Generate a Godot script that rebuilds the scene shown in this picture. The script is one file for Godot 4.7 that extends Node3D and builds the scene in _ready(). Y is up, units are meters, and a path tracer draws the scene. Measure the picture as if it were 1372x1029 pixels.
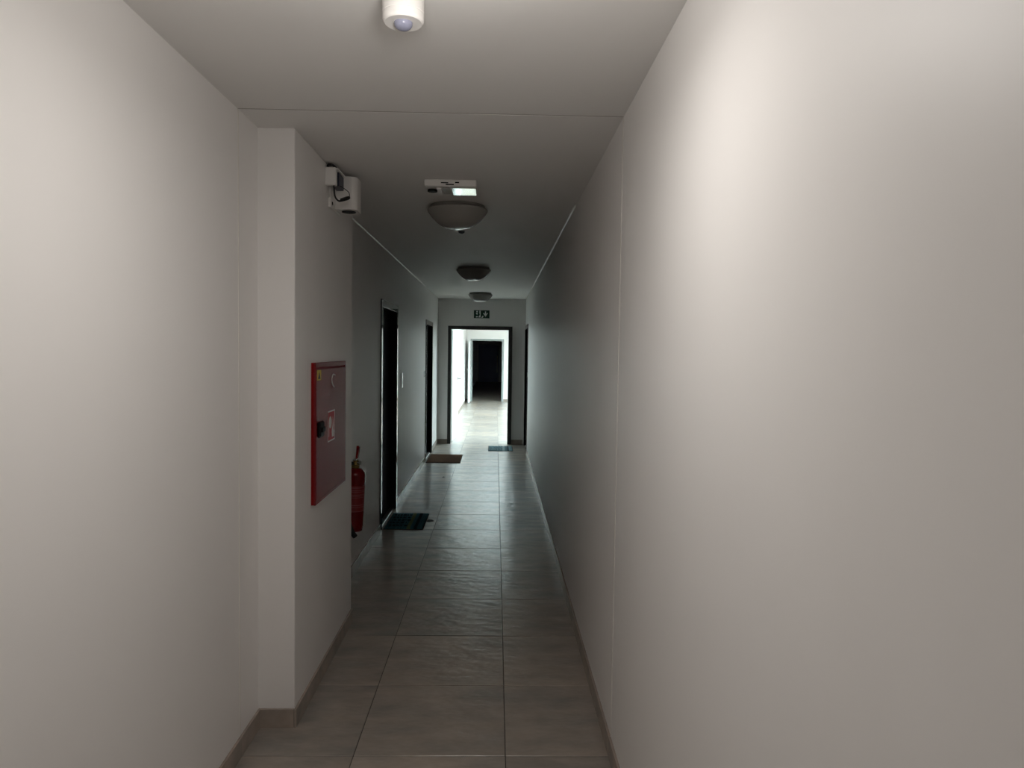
extends Node3D
# A long apartment-house corridor: only the ceiling lamp beside the camera burns, daylight fills the lobby at the far end.
# Coordinates in this script: x right, y up, z = depth away from the camera (turned to -z by v()).

const XL := -0.985      # near left wall
const XP := -0.8335     # face of the pillar
const XF := -1.0        # left wall beyond the pillar
const XR := 0.476       # right wall
const HC := 2.503       # ceiling
const ZE := 12.35       # end wall
const ZB := -3.2        # wall behind the camera
const G0 := 2.7675      # a cross joint of the floor tiles
const TL := 0.6
const GX := -0.5421     # long joint of the floor tiles
const ZL := 23.0        # end wall of the lobby
const ZD := 38.0        # end of the unlit corridor

var org := Vector3.ZERO
var skew := 0.0
var uvo := Vector2.ZERO
var M := {}
var taken := {}

# ---------------------------------------------------------------- helpers
func v(p: Vector3) -> Vector3:
	return Vector3(p.x, p.y, -p.z)

func place(p: Vector3) -> Vector3:
	if skew != 0.0:
		p.x += skew * maxf(p.z - 2.8, 0.0)
	return v(p - org)

func mb() -> SurfaceTool:
	var st := SurfaceTool.new()
	st.begin(Mesh.PRIMITIVE_TRIANGLES)
	return st

func tri(st: SurfaceTool, a: Vector3, b: Vector3, c: Vector3, n: Vector3, ua := Vector2.ZERO, ub := Vector2.ZERO, uc := Vector2.ZERO) -> void:
	# a, b, c already in node space; front faces clockwise
	var g := (b - a).cross(c - a)
	var pts := [[a, ua], [b, ub], [c, uc]]
	if g.dot(n) > 0.0:
		pts = [[a, ua], [c, uc], [b, ub]]
	for q in pts:
		st.set_normal(n)
		st.set_uv(q[1])
		st.add_vertex(q[0])

func uvof(p: Vector3, n: Vector3) -> Vector2:
	var a := n.abs()
	if a.y >= a.x and a.y >= a.z:
		return Vector2(p.x, p.z) + uvo
	if a.x >= a.z:
		return Vector2(p.z, p.y) + uvo
	return Vector2(p.x, p.y) + uvo

func quad(st: SurfaceTool, p: Array, n: Vector3) -> void:
	var q := []
	var u := []
	for k in 4:
		q.append(place(p[k]))
		u.append(uvof(p[k], n))
	var nn := v(n).normalized()
	tri(st, q[0], q[1], q[2], nn, u[0], u[1], u[2])
	tri(st, q[0], q[2], q[3], nn, u[0], u[2], u[3])

# a box between two corners, its edges chamfered by c
func bx(st: SurfaceTool, a: Vector3, b: Vector3, c := 0.0) -> void:
	var lo := Vector3(minf(a.x, b.x), minf(a.y, b.y), minf(a.z, b.z))
	var hi := Vector3(maxf(a.x, b.x), maxf(a.y, b.y), maxf(a.z, b.z))
	c = minf(c, 0.49 * minf(hi.x - lo.x, minf(hi.y - lo.y, hi.z - lo.z)))
	for ax in 3:
		var i := (ax + 1) % 3
		var j := (ax + 2) % 3
		for s in 2:
			var n := Vector3.ZERO
			n[ax] = 1.0 if s == 1 else -1.0
			var pts := []
			for k in [[0, 0], [1, 0], [1, 1], [0, 1]]:
				var p := Vector3.ZERO
				p[ax] = hi[ax] if s == 1 else lo[ax]
				p[i] = hi[i] - c if k[0] == 1 else lo[i] + c
				p[j] = hi[j] - c if k[1] == 1 else lo[j] + c
				pts.append(p)
			quad(st, pts, n)
	if c <= 0.0:
		return
	for ax in 3:
		var i := (ax + 1) % 3
		var j := (ax + 2) % 3
		for si in [0, 1]:
			for sj in [0, 1]:
				var n := Vector3.ZERO
				n[i] = 1.0 if si == 1 else -1.0
				n[j] = 1.0 if sj == 1 else -1.0
				var pts := []
				for k in [[0, 0], [1, 0], [1, 1], [0, 1]]:
					var p := Vector3.ZERO
					p[ax] = hi[ax] - c if k[0] == 1 else lo[ax] + c
					var oi: float = hi[i] if si == 1 else lo[i]
					var oj: float = hi[j] if sj == 1 else lo[j]
					p[i] = oi - n[i] * c if k[1] == 1 else oi
					p[j] = oj if k[1] == 1 else oj - n[j] * c
					pts.append(p)
				quad(st, pts, n.normalized())
	for sx in [0, 1]:
		for sy in [0, 1]:
			for sz in [0, 1]:
				var s := Vector3(1.0 if sx == 1 else -1.0, 1.0 if sy == 1 else -1.0, 1.0 if sz == 1 else -1.0)
				var o := Vector3(hi.x if sx == 1 else lo.x, hi.y if sy == 1 else lo.y, hi.z if sz == 1 else lo.z)
				var pa := place(o - Vector3(0, s.y, s.z) * c)
				var pb := place(o - Vector3(s.x, 0, s.z) * c)
				var pc := place(o - Vector3(s.x, s.y, 0) * c)
				tri(st, pa, pb, pc, v(s).normalized())

# smooth sheet over a grid of points (node space is reached through place())
func grid(st: SurfaceTool, rows: Array, closed: bool, outward: Callable, uvs := Vector2(1, 1)) -> void:
	var nr := rows.size()
	var nc: int = rows[0].size()
	var nrm := []
	for r in nr:
		var line := []
		for k in nc:
			var k0 := (k - 1 + nc) % nc if closed else maxi(k - 1, 0)
			var k1 := (k + 1) % nc if closed else mini(k + 1, nc - 1)
			var du: Vector3 = rows[r][k1] - rows[r][k0]
			var dv: Vector3 = rows[mini(r + 1, nr - 1)][k] - rows[maxi(r - 1, 0)][k]
			var n := du.cross(dv)
			var o: Vector3 = outward.call(rows[r][k])
			if n.length() < 1e-10:
				n = o
			if n.dot(o) < 0.0:
				n = -n
			line.append(n.normalized())
		nrm.append(line)
	for r in nr - 1:
		for k in (nc if closed else nc - 1):
			var k1 := (k + 1) % nc
			var ps := [rows[r][k], rows[r][k1], rows[r + 1][k1], rows[r + 1][k]]
			var ns := [nrm[r][k], nrm[r][k1], nrm[r + 1][k1], nrm[r + 1][k]]
			var us := [Vector2(k, r), Vector2(k + 1, r), Vector2(k + 1, r + 1), Vector2(k, r + 1)]
			for t in [[0, 1, 2], [0, 2, 3]]:
				var a := place(ps[t[0]])
				var b := place(ps[t[1]])
				var c := place(ps[t[2]])
				var g := (b - a).cross(c - a)
				var mean: Vector3 = v(ns[t[0]] + ns[t[1]] + ns[t[2]])
				var seq: Array = t if g.dot(mean) <= 0.0 else [t[0], t[2], t[1]]
				for q in seq:
					st.set_normal(v(ns[q]))
					st.set_uv(Vector2(us[q].x / float(nc), us[q].y / float(nr - 1)) * uvs)
					st.add_vertex(place(ps[q]))

# a turned shape: profile of (radius, height) round a vertical axis through c; sharp bends by repeating a point
func lathe(st: SurfaceTool, c: Vector3, prof: Array, seg := 40) -> void:
	var run := []
	var runs := []
	for k in prof.size():
		run.append(prof[k])
		if k + 1 < prof.size() and prof[k].distance_to(prof[k + 1]) < 1e-7:
			runs.append(run)
			run = []
	runs.append(run)
	var ctr := Vector2.ZERO
	for p in prof:
		ctr += p
	ctr /= prof.size()
	for one in runs:
		if one.size() < 2:
			continue
		var rows := []
		for p in one:
			var line := []
			for k in seg:
				var a := TAU * k / seg
				line.append(c + Vector3(cos(a) * maxf(p.x, 1e-5), p.y, sin(a) * maxf(p.x, 1e-5)))
			rows.append(line)
		var mid: Vector2 = (one[0] + one[one.size() - 1]) * 0.5
		var inner := Vector3(c.x, c.y + ctr.y, c.z)
		grid(st, rows, true, func(p: Vector3) -> Vector3:
			var d: Vector3 = p - inner
			var rad := Vector3(d.x, 0, d.z)
			return rad.normalized() * maxf(mid.x, 0.02) + Vector3(0, d.y, 0) if rad.length() > 1e-4 else Vector3(0, signf(d.y), 0))

func tube(st: SurfaceTool, path: Array, r: float, seg := 10) -> void:
	var cv := Curve3D.new()
	for k in path.size():
		var tan := Vector3.ZERO
		if k > 0 and k < path.size() - 1:
			tan = (path[k + 1] - path[k - 1]) / 6.0
		cv.add_point(path[k], -tan, tan)
	cv.bake_interval = 0.008
	var pts := cv.get_baked_points()
	var up := Vector3(0.3, 0.9, 0.2).normalized()
	var rows := []
	for k in pts.size():
		var d := (pts[mini(k + 1, pts.size() - 1)] - pts[maxi(k - 1, 0)]).normalized()
		var s := d.cross(up).normalized()
		var w := s.cross(d).normalized()
		up = w
		var line := []
		for q in seg:
			var a := TAU * q / seg
			line.append(pts[k] + (s * cos(a) + w * sin(a)) * r)
		rows.append(line)
	for r0 in rows.size() - 1:
		for q in seg:
			var q1 := (q + 1) % seg
			var ps := [rows[r0][q], rows[r0][q1], rows[r0 + 1][q1], rows[r0 + 1][q]]
			var cs := [pts[r0], pts[r0], pts[r0 + 1], pts[r0 + 1]]
			for t in [[0, 1, 2], [0, 2, 3]]:
				var a := place(ps[t[0]])
				var b := place(ps[t[1]])
				var c := place(ps[t[2]])
				var n: Vector3 = v((ps[t[0]] - cs[t[0]]) + (ps[t[1]] - cs[t[1]]) + (ps[t[2]] - cs[t[2]]))
				var seq: Array = t if (b - a).cross(c - a).dot(n) <= 0.0 else [t[0], t[2], t[1]]
				for i in seq:
					st.set_normal(v((ps[i] - cs[i]).normalized()))
					st.set_uv(Vector2.ZERO)
					st.add_vertex(place(ps[i]))
	for e in [0, rows.size() - 1]:
		var d := (pts[1] - pts[0]) * -1.0 if e == 0 else pts[pts.size() - 1] - pts[pts.size() - 2]
		for q in seg:
			tri(st, place(pts[e]), place(rows[e][q]), place(rows[e][(q + 1) % seg]), v(d.normalized()))

# a cylinder along any direction
func rod(st: SurfaceTool, a: Vector3, b: Vector3, r: float, seg := 20) -> void:
	tube(st, [a, b], r, seg)

# an outline (x, y pairs in the plane given by two directions) with thickness
func plate(st: SurfaceTool, at: Vector3, ux: Vector3, uy: Vector3, outline: PackedVector2Array, thick: float) -> void:
	var n := ux.cross(uy).normalized()
	var idx := Geometry2D.triangulate_polygon(outline)
	for s in [1.0, 0.0]:
		for k in range(0, idx.size(), 3):
			var p := []
			for q in 3:
				var o := outline[idx[k + q]]
				p.append(place(at + ux * o.x + uy * o.y + n * thick * s))
			tri(st, p[0], p[1], p[2], v(n if s == 1.0 else -n))
	var ctr := Vector2.ZERO
	for o in outline:
		ctr += o / outline.size()
	var cw := Geometry2D.is_polygon_clockwise(outline)
	for k in outline.size():
		var o := outline[k]
		var w := outline[(k + 1) % outline.size()]
		var side := Vector2(w.y - o.y, o.x - w.x).normalized()
		if cw:
			side = -side
		var a := at + ux * o.x + uy * o.y
		var b := at + ux * w.x + uy * w.y
		quad(st, [a, b, b + n * thick, a + n * thick], (ux * side.x + uy * side.y))

func numbered(called: String) -> String:
	if not taken.has(called):
		taken[called] = 0
		return called
	taken[called] += 1
	return "%s_%03d" % [called, taken[called]]

func obj(called: String, st: SurfaceTool, m: Material, parent: Node = null) -> MeshInstance3D:
	var o := MeshInstance3D.new()
	o.mesh = st.commit()
	o.material_override = m
	o.name = numbered(called) if parent == null else called
	(self if parent == null else parent).add_child(o, true)
	return o

func tag(o: Node, label: String, category: String, group := "", kind := "") -> void:
	o.set_meta("label", label)
	o.set_meta("category", category)
	if group != "":
		o.set_meta("group", group)
	if kind != "":
		o.set_meta("kind", kind)

func thing(called: String, at: Vector3, label: String, category: String, group := "", kind := "") -> Node3D:
	var o := Node3D.new()
	o.name = numbered(called)
	add_child(o, true)
	o.position = v(at)
	org = at
	tag(o, label, category, group, kind)
	return o

func done() -> void:
	org = Vector3.ZERO
	skew = 0.0
	uvo = Vector2.ZERO

func mat(called: String, c: Color, rough: float, metal := 0.0, spec := 0.5) -> StandardMaterial3D:
	var m := StandardMaterial3D.new()
	m.resource_name = called
	m.albedo_color = c
	m.roughness = rough
	m.metallic = metal
	m.metallic_specular = spec
	M[called] = m
	return m

func rgb(r: int, g: int, b: int) -> Color:
	return Color(r / 255.0, g / 255.0, b / 255.0)

func seamless(sz: int, freq: float, sd: int, oct := 4) -> Image:
	var n := FastNoiseLite.new()
	n.seed = sd
	n.noise_type = FastNoiseLite.TYPE_SIMPLEX_SMOOTH
	n.frequency = freq
	n.fractal_type = FastNoiseLite.FRACTAL_FBM
	n.fractal_octaves = oct
	return n.get_seamless_image(sz, sz)

func bump(sz: int, freq: float, sd: int, oct: int, depth: float) -> ImageTexture:
	var im := seamless(sz, freq, sd, oct)
	im.convert(Image.FORMAT_RGBA8)
	im.bump_map_to_normal_map(depth)
	return ImageTexture.create_from_image(im)

# ---------------------------------------------------------------- camera, sky, exposure
func set_camera() -> void:
	var cam := Camera3D.new()
	cam.name = "camera"
	cam.keep_aspect = Camera3D.KEEP_HEIGHT
	cam.fov = rad_to_deg(2.0 * atan(514.5 / 958.8))
	cam.near = 0.05
	cam.far = 200.0
	cam.position = Vector3(0, 1.6005, 0)
	cam.rotation_order = EULER_ORDER_YXZ
	cam.rotation = Vector3(-0.0447, -0.0231, 0.0139)
	add_child(cam)
	cam.current = true

func set_world() -> void:
	var e := Environment.new()
	var sky := Sky.new()
	var sm := ProceduralSkyMaterial.new()
	sm.sky_top_color = Color(0.87, 0.97, 0.99)
	sm.sky_horizon_color = Color(0.64, 0.71, 0.72)
	sm.ground_horizon_color = Color(0.40, 0.42, 0.41)
	sm.ground_bottom_color = Color(0.36, 0.37, 0.36)
	sm.sky_energy_multiplier = 1.0
	sky.sky_material = sm
	e.background_mode = Environment.BG_SKY
	e.sky = sky
	e.background_energy_multiplier = 15.0
	e.tonemap_mode = Environment.TONE_MAPPER_LINEAR
	e.tonemap_exposure = 1.0
	e.sdfgi_enabled = true
	e.ssao_enabled = true
	e.ssil_enabled = true
	var we := WorldEnvironment.new()
	we.name = "world"
	we.environment = e
	add_child(we)

const LAMP_ENERGY := 0.18
const DOME_ENERGY := 0.57
const LAMP_COLOR := Color(1.0, 0.983, 0.965)

# ---------------------------------------------------------------- materials
func make_materials() -> void:
	var wall := mat("wall_paint", rgb(241, 238, 235), 0.46, 0.0, 0.5)
	wall.normal_enabled = true
	wall.normal_texture = bump(512, 0.012, 11, 4, 3.0)
	wall.normal_scale = 0.12
	wall.uv1_triplanar = true
	wall.uv1_world_triplanar = true
	wall.uv1_scale = Vector3(0.3, 0.05, 0.3)
	var ceil := mat("ceiling_paint", rgb(241, 239, 236), 0.6, 0.0, 0.4)
	ceil.normal_enabled = true
	ceil.normal_texture = bump(512, 0.02, 12, 4, 3.0)
	ceil.normal_scale = 0.06
	ceil.uv1_triplanar = true
	ceil.uv1_world_triplanar = true
	ceil.uv1_scale = Vector3(0.8, 0.8, 0.8)
	# stone-look tiles: streaks along x over soft clouds
	var a := seamless(512, 0.010, 3, 5)
	var b := seamless(512, 0.006, 4, 3)
	var c := seamless(512, 0.05, 5, 3)
	var tx := Image.create(512, 512, false, Image.FORMAT_RGB8)
	var base := Vector3(161, 152, 143) / 255.0
	for y in 512:
		for x in 512:
			var s := a.get_pixel(x, y).r - 0.5
			var l := b.get_pixel(x, y).r - 0.5
			var f := c.get_pixel(x, y).r - 0.5
			var k := 1.0 + 0.10 * s + 0.13 * l + 0.05 * f
			var w := 0.035 * l
			tx.set_pixel(x, y, Color(base.x * (k + w), base.y * k, base.z * (k - w)))
	var ttex := ImageTexture.create_from_image(tx)
	var tn := bump(512, 0.016, 6, 3, 5.0)
	for i in 4:
		var t := mat("tile_%d" % i, [Color(1, 1, 1), Color(0.96, 0.955, 0.95), Color(1.0, 0.985, 0.97), Color(0.93, 0.93, 0.93)][i], 0.27, 0.0, 0.62)
		t.albedo_texture = ttex
		t.normal_enabled = true
		t.normal_texture = tn
		t.normal_scale = 0.3
		t.uv1_scale = Vector3(0.7, 1.7, 1)
	var tb := mat("skirting_tile", rgb(132, 122, 112), 0.26)
	tb.albedo_texture = ttex
	tb.albedo_color = Color(0.98, 0.96, 0.95)
	mat("grout", rgb(58, 53, 48), 0.9)
	mat("black_frame", rgb(20, 20, 20), 0.06, 0.0, 0.5)
	mat("frame_end", rgb(44, 44, 41), 0.3)
	mat("black_door", rgb(12, 12, 13), 0.62, 0.0, 0.25)
	mat("steel", rgb(190, 190, 188), 0.3, 0.9)
	mat("dull_steel", rgb(96, 96, 94), 0.5, 0.4)
	mat("grey_frame", rgb(150, 156, 156), 0.4)
	mat("white_door", rgb(228, 230, 228), 0.4)
	mat("navy_door", rgb(70, 84, 140), 0.35)
	mat("white_plastic", rgb(243, 240, 236), 0.38)
	mat("switch_white", rgb(246, 246, 243), 0.12, 0.0, 0.6)
	mat("lamp_base", rgb(150, 147, 142), 0.5)
	mat("grey_plastic", rgb(176, 172, 166), 0.5)
	mat("lens", rgb(150, 152, 172), 0.2)
	mat("lens_dark", rgb(60, 62, 70), 0.15)
	mat("dark_plastic", rgb(16, 16, 17), 0.5, 0.0, 0.25)
	mat("navy_plastic", rgb(30, 36, 56), 0.45)
	mat("cable_black", rgb(16, 16, 17), 0.5)
	mat("red_side", rgb(128, 10, 14), 0.5, 0.0, 0.3)
	var red := mat("red_coat", rgb(116, 20, 24), 0.38, 0.0, 0.4)
	red.normal_enabled = true
	red.normal_texture = bump(256, 0.06, 21, 2, 6.0)
	red.normal_scale = 0.5
	red.uv1_scale = Vector3(7, 7, 7)
	mat("red_gloss", rgb(104, 6, 10), 0.25, 0.0, 0.4)
	mat("brass", rgb(128, 106, 58), 0.35, 0.85)
	mat("chrome", rgb(210, 210, 208), 0.18, 1.0)
	mat("reflector", rgb(236, 240, 238), 0.10, 1.0)
	mat("opal_glass", rgb(165, 162, 156), 0.14)
	var lit := mat("lit_glass", rgb(240, 238, 232), 0.3)
	lit.emission_enabled = true
	lit.emission = LAMP_COLOR
	lit.emission_energy_multiplier = 0.7
	mat("joint_grey", rgb(158, 150, 142), 0.8)
	mat("sealant", rgb(232, 228, 220), 0.35)
	mat("sticker_white", rgb(214, 208, 204), 0.4)
	mat("label_print", rgb(150, 92, 92), 0.45)
	mat("sticker_yellow", rgb(206, 176, 44), 0.5)
	mat("sticker_red", rgb(170, 20, 30), 0.5)
	mat("ink", rgb(20, 20, 20), 0.6)
	mat("sign_green", rgb(5, 64, 42), 0.35)
	mat("sign_white", rgb(240, 246, 242), 0.4)
	var coir := mat("brown_mat", rgb(92, 66, 50), 0.95)
	coir.albedo_texture = speckle(rgb(92, 66, 50), 0.35, 31)
	coir.albedo_color = Color.WHITE
	coir.metallic_specular = 0.1
	coir.uv1_scale = Vector3(4, 4, 4)
	mat("mat_rim", rgb(28, 26, 25), 0.9)
	var spot := mat("floor_spot", rgb(62, 58, 54), 0.8)
	spot.metallic_specular = 0.2
	var glass := mat("window_glass", Color(1, 1, 1, 0.05), 0.02)
	glass.transparency = BaseMaterial3D.TRANSPARENCY_ALPHA
	mat("window_white", rgb(230, 230, 228), 0.4)

func speckle(c: Color, amp: float, sd: int) -> ImageTexture:
	var r := RandomNumberGenerator.new()
	r.seed = sd
	var im := Image.create(256, 256, false, Image.FORMAT_RGB8)
	for y in 256:
		for x in 256:
			var k := 1.0 + amp * (r.randf() - 0.5) * 2.0
			im.set_pixel(x, y, Color(c.r * k, c.g * k, c.b * k))
	return ImageTexture.create_from_image(im)

# ---------------------------------------------------------------- the shell
func make_shell() -> void:
	var B := func(x0: float, y0: float, z0: float, x1: float, y1: float, z1: float, st: SurfaceTool, c: float) -> void:
		bx(st, Vector3(x0, y0, z0), Vector3(x1, y1, z1), c)
	var S := "structure"
	# left wall: near stretch, then the stretch with the two doors in their niches
	var st := mb()
	B.call(XL - 0.3, 0, ZB, XL, HC, 3.0, st, 0.0)
	B.call(-1.4, 0, 4.1, -1.2, HC, ZE, st, 0.0)
	var cut := [[4.1, 6.245], [7.25, 10.215], [11.24, ZE]]
	for s in cut:
		B.call(-1.2, 0, s[0], XF, HC, s[1], st, 0.0)
	for s in [[6.245, 7.25], [10.215, 11.24]]:
		B.call(-1.2, 2.02, s[0], XF, HC, s[1], st, 0.0)
	tag(obj("wall_left", st, M.wall_paint), "off-white painted left corridor wall with two black doors", "wall", "", S)
	st = mb()
	B.call(-1.3, 0, 2.9876, XP, HC, 4.17, st, 0.003)
	tag(obj("wall_pillar", st, M.wall_paint), "off-white painted boxed-out pillar carrying the red hose cabinet", "pillar", "", S)
	# right wall, with the niche of the last door
	st = mb()
	skew = 0.0032
	B.call(XR, 0, ZB, XR + 0.3, HC, 2.8, st, 0.0)
	B.call(XR, 0, 2.8, XR + 0.2, HC, 11.215, st, 0.0)
	B.call(XR, 0, 12.24, XR + 0.2, HC, ZE + 0.02, st, 0.0)
	B.call(XR, 2.02, 11.215, XR + 0.2, HC, 12.24, st, 0.0)
	B.call(XR + 0.2, 0, 2.8, XR + 0.34, HC, ZE + 0.02, st, 0.0)
	tag(obj("wall_right", st, M.wall_paint), "long off-white painted right corridor wall without openings up to the last door", "wall", "", S)
	done()
	# end wall with the open doorway to the lobby
	st = mb()
	B.call(-1.4, 0, ZE, -0.80, HC, ZE + 0.2, st, 0.0)
	B.call(0.255, 0, ZE, 2.9, HC, ZE + 0.2, st, 0.0)
	B.call(-0.80, 2.01, ZE, 0.255, HC, ZE + 0.2, st, 0.0)
	tag(obj("wall_end", st, M.wall_paint), "off-white wall closing the corridor round the open doorway", "wall", "", S)
	st = mb()
	B.call(-1.4, 0, ZB - 0.2, 0.9, HC, ZB, st, 0.0)
	tag(obj("wall_back", st, M.wall_paint), "off-white wall closing the corridor behind the viewer", "wall", "", S)
	# lobby
	st = mb()
	B.call(-1.4, 0, ZE + 0.2, -0.95, HC, ZL, st, 0.0)
	tag(obj("wall_lobby_left", st, M.wall_paint), "white left wall of the daylit lobby behind the open door leaf", "wall", "", S)
	st = mb()
	var wx0 := 1.7
	var wx1 := 1.95
	var za := ZE + 0.2
	B.call(wx0, 0, za, wx1, 0.06, ZL, st, 0.0)
	B.call(wx0, 2.44, za, wx1, HC, ZL, st, 0.0)
	var wins := [[12.85, 15.8], [16.3, 19.1], [19.6, 22.3]]
	var z := za
	for w in wins:
		B.call(wx0, 0.06, z, wx1, 2.44, w[0], st, 0.0)
		z = w[1]
	B.call(wx0, 0.06, z, wx1, 2.44, ZL, st, 0.0)
	tag(obj("wall_lobby_right", st, M.wall_paint), "white right wall of the lobby pierced by floor-to-ceiling windows", "wall", "", S)
	for k in wins.size():
		var w: Array = wins[k]
		var o := thing("window_%d" % (k + 1), Vector3(wx0 + 0.15, 0.06, (w[0] + w[1]) * 0.5), ["white-framed lobby window nearest the corridor doorway", "white-framed middle window of the lobby", "white-framed lobby window farthest from the corridor doorway"][k], "window", "", S)
		st = mb()
		var xa := wx0 + 0.12
		var xb := wx0 + 0.18
		B.call(xa, 0.06, w[0], xb, 0.12, w[1], st, 0.004)
		B.call(xa, 2.38, w[0], xb, 2.44, w[1], st, 0.004)
		for q in [w[0], (w[0] + w[1]) * 0.5 - 0.03, w[1] - 0.06]:
			B.call(xa, 0.12, q, xb, 2.38, q + 0.06, st, 0.004)
		obj("window_frame", st, M.window_white, o)
		for q in [[w[0] + 0.06, (w[0] + w[1]) * 0.5 - 0.03], [(w[0] + w[1]) * 0.5 + 0.03, w[1] - 0.06]]:
			st = mb()
			B.call(wx0 + 0.147, 0.12, q[0], wx0 + 0.153, 2.38, q[1], st, 0.0)
			obj("pane", st, M.window_glass, o)
		done()
	st = mb()
	B.call(-1.4, 0, ZL, -0.78, HC, ZL + 0.2, st, 0.0)
	B.call(0.225, 0, ZL, 2.9, HC, ZL + 0.2, st, 0.0)
	B.call(-0.78, 1.975, ZL, 0.225, HC, ZL + 0.2, st, 0.0)
	tag(obj("wall_lobby_end", st, M.wall_paint), "white far wall of the lobby round the grey-framed doorway", "wall", "", S)
	# unlit corridor behind the lobby
	st = mb()
	B.call(-1.2, 0, ZL + 0.2, -0.97, HC, ZD, st, 0.0)
	tag(obj("wall_far_left", st, M.wall_paint), "left wall of the unlit corridor beyond the lobby", "wall", "", S)
	st = mb()
	B.call(0.5, 0, ZL + 0.2, 0.7, HC, ZD, st, 0.0)
	tag(obj("wall_far_right", st, M.wall_paint), "right wall of the unlit corridor beyond the lobby", "wall", "", S)
	st = mb()
	B.call(-1.2, 0, ZD, 0.7, HC, ZD + 0.2, st, 0.0)
	tag(obj("wall_far_end", st, M.wall_paint), "dark end wall of the unlit corridor beyond the lobby", "wall", "", S)
	# ceiling: two slabs that leave the movement joint open
	var c := thing("ceiling", Vector3(-0.25, HC, 6.0), "flat painted ceiling running the length of the corridor", "ceiling", "", S)
	st = mb()
	B.call(-1.4, HC, ZB - 0.2, 0.9, HC + 0.02, G0 - 0.006, st, 0.0)
	obj("slab", st, M.ceiling_paint, c)
	st = mb()
	B.call(-1.4, HC, G0 + 0.006, 0.9, HC + 0.02, ZE, st, 0.0)
	obj("slab", st, M.ceiling_paint, c)
	st = mb()
	B.call(-1.4, HC + 0.02, ZB - 0.2, 2.9, HC + 0.2, ZE, st, 0.0)
	obj("backing", st, M.ceiling_paint, c)
	st = mb()
	B.call(-1.0, HC + 0.002, G0 - 0.0055, 0.49, HC + 0.0195, G0 + 0.0055, st, 0.0)
	obj("joint_strip", st, M.joint_grey, c)
	st = mb()
	# lobby ceiling round two rooflights
	var roof := [[13.1, 15.3], [17.3, 19.5]]
	B.call(-1.4, HC, ZE, -0.6, HC + 0.2, ZD + 0.2, st, 0.0)
	B.call(1.2, HC, ZE, 2.9, HC + 0.2, ZD + 0.2, st, 0.0)
	var zc := ZE
	for w in roof:
		B.call(-0.6, HC, zc, 1.2, HC + 0.2, w[0], st, 0.0)
		zc = w[1]
	B.call(-0.6, HC, zc, 1.2, HC + 0.2, ZD + 0.2, st, 0.0)
	obj("slab", st, M.ceiling_paint, c)
	done()
	for k in roof.size():
		var w: Array = roof[k]
		var o := thing("window_%d" % (k + 4), Vector3(0.3, HC + 0.1, (w[0] + w[1]) * 0.5), ["white-framed rooflight in the lobby ceiling nearest the corridor doorway", "white-framed rooflight in the middle of the lobby ceiling"][k], "window", "", S)
		st = mb()
		B.call(-0.599, HC + 0.1, w[0] + 0.001, -0.54, HC + 0.16, w[1] - 0.001, st, 0.004)
		B.call(1.14, HC + 0.1, w[0] + 0.001, 1.199, HC + 0.16, w[1] - 0.001, st, 0.004)
		for q in [w[0] + 0.001, w[1] - 0.061]:
			B.call(-0.54, HC + 0.1, q, 1.14, HC + 0.16, q + 0.06, st, 0.004)
		obj("window_frame", st, M.window_white, o)
		st = mb()
		B.call(-0.54, HC + 0.127, w[0] + 0.061, 1.14, HC + 0.133, w[1] - 0.061, st, 0.0)
		obj("pane", st, M.window_glass, o)
		done()
	# sealant beads: movement joint on the walls, and along both ceiling edges
	st = mb()
	B.call(XR - 0.0015, 0.08, G0 - 0.003, XR, HC, G0 + 0.003, st, 0.0)
	tag(obj("trim_1", st, M.sealant), "thin vertical joint bead on the right wall", "joint", "", S)
	st = mb()
	B.call(XL, 0.08, G0 - 0.003, XL + 0.0015, HC, G0 + 0.003, st, 0.0)
	tag(obj("trim_2", st, M.sealant), "thin vertical joint bead on the left wall before the pillar", "joint", "", S)
	st = mb()
	skew = 0.0032
	bead(st, XR, -1.0, 4.4, ZE)
	tag(obj("trim_3", st, M.sealant), "thin pale bead along the right ceiling edge", "joint", "", S)
	done()
	st = mb()
	bead(st, XF, 1.0, 4.17, ZE)
	tag(obj("trim_4", st, M.sealant), "thin pale bead along the left ceiling edge beyond the pillar", "joint", "", S)

func bead(st: SurfaceTool, x: float, s: float, z0: float, z1: float) -> void:
	var r := 0.011
	var rows := []
	for z in [z0, z0 + (z1 - z0) * 0.33, z0 + (z1 - z0) * 0.66, z1]:
		var line := []
		for k in 5:
			var a := PI / 2 * k / 4.0
			line.append(Vector3(x + s * r * (1.0 - sin(a)), HC - r * (1.0 - cos(a)), z))
		rows.append(line)
	grid(st, rows, false, func(p: Vector3) -> Vector3: return Vector3(s, -1, 0))

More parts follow.
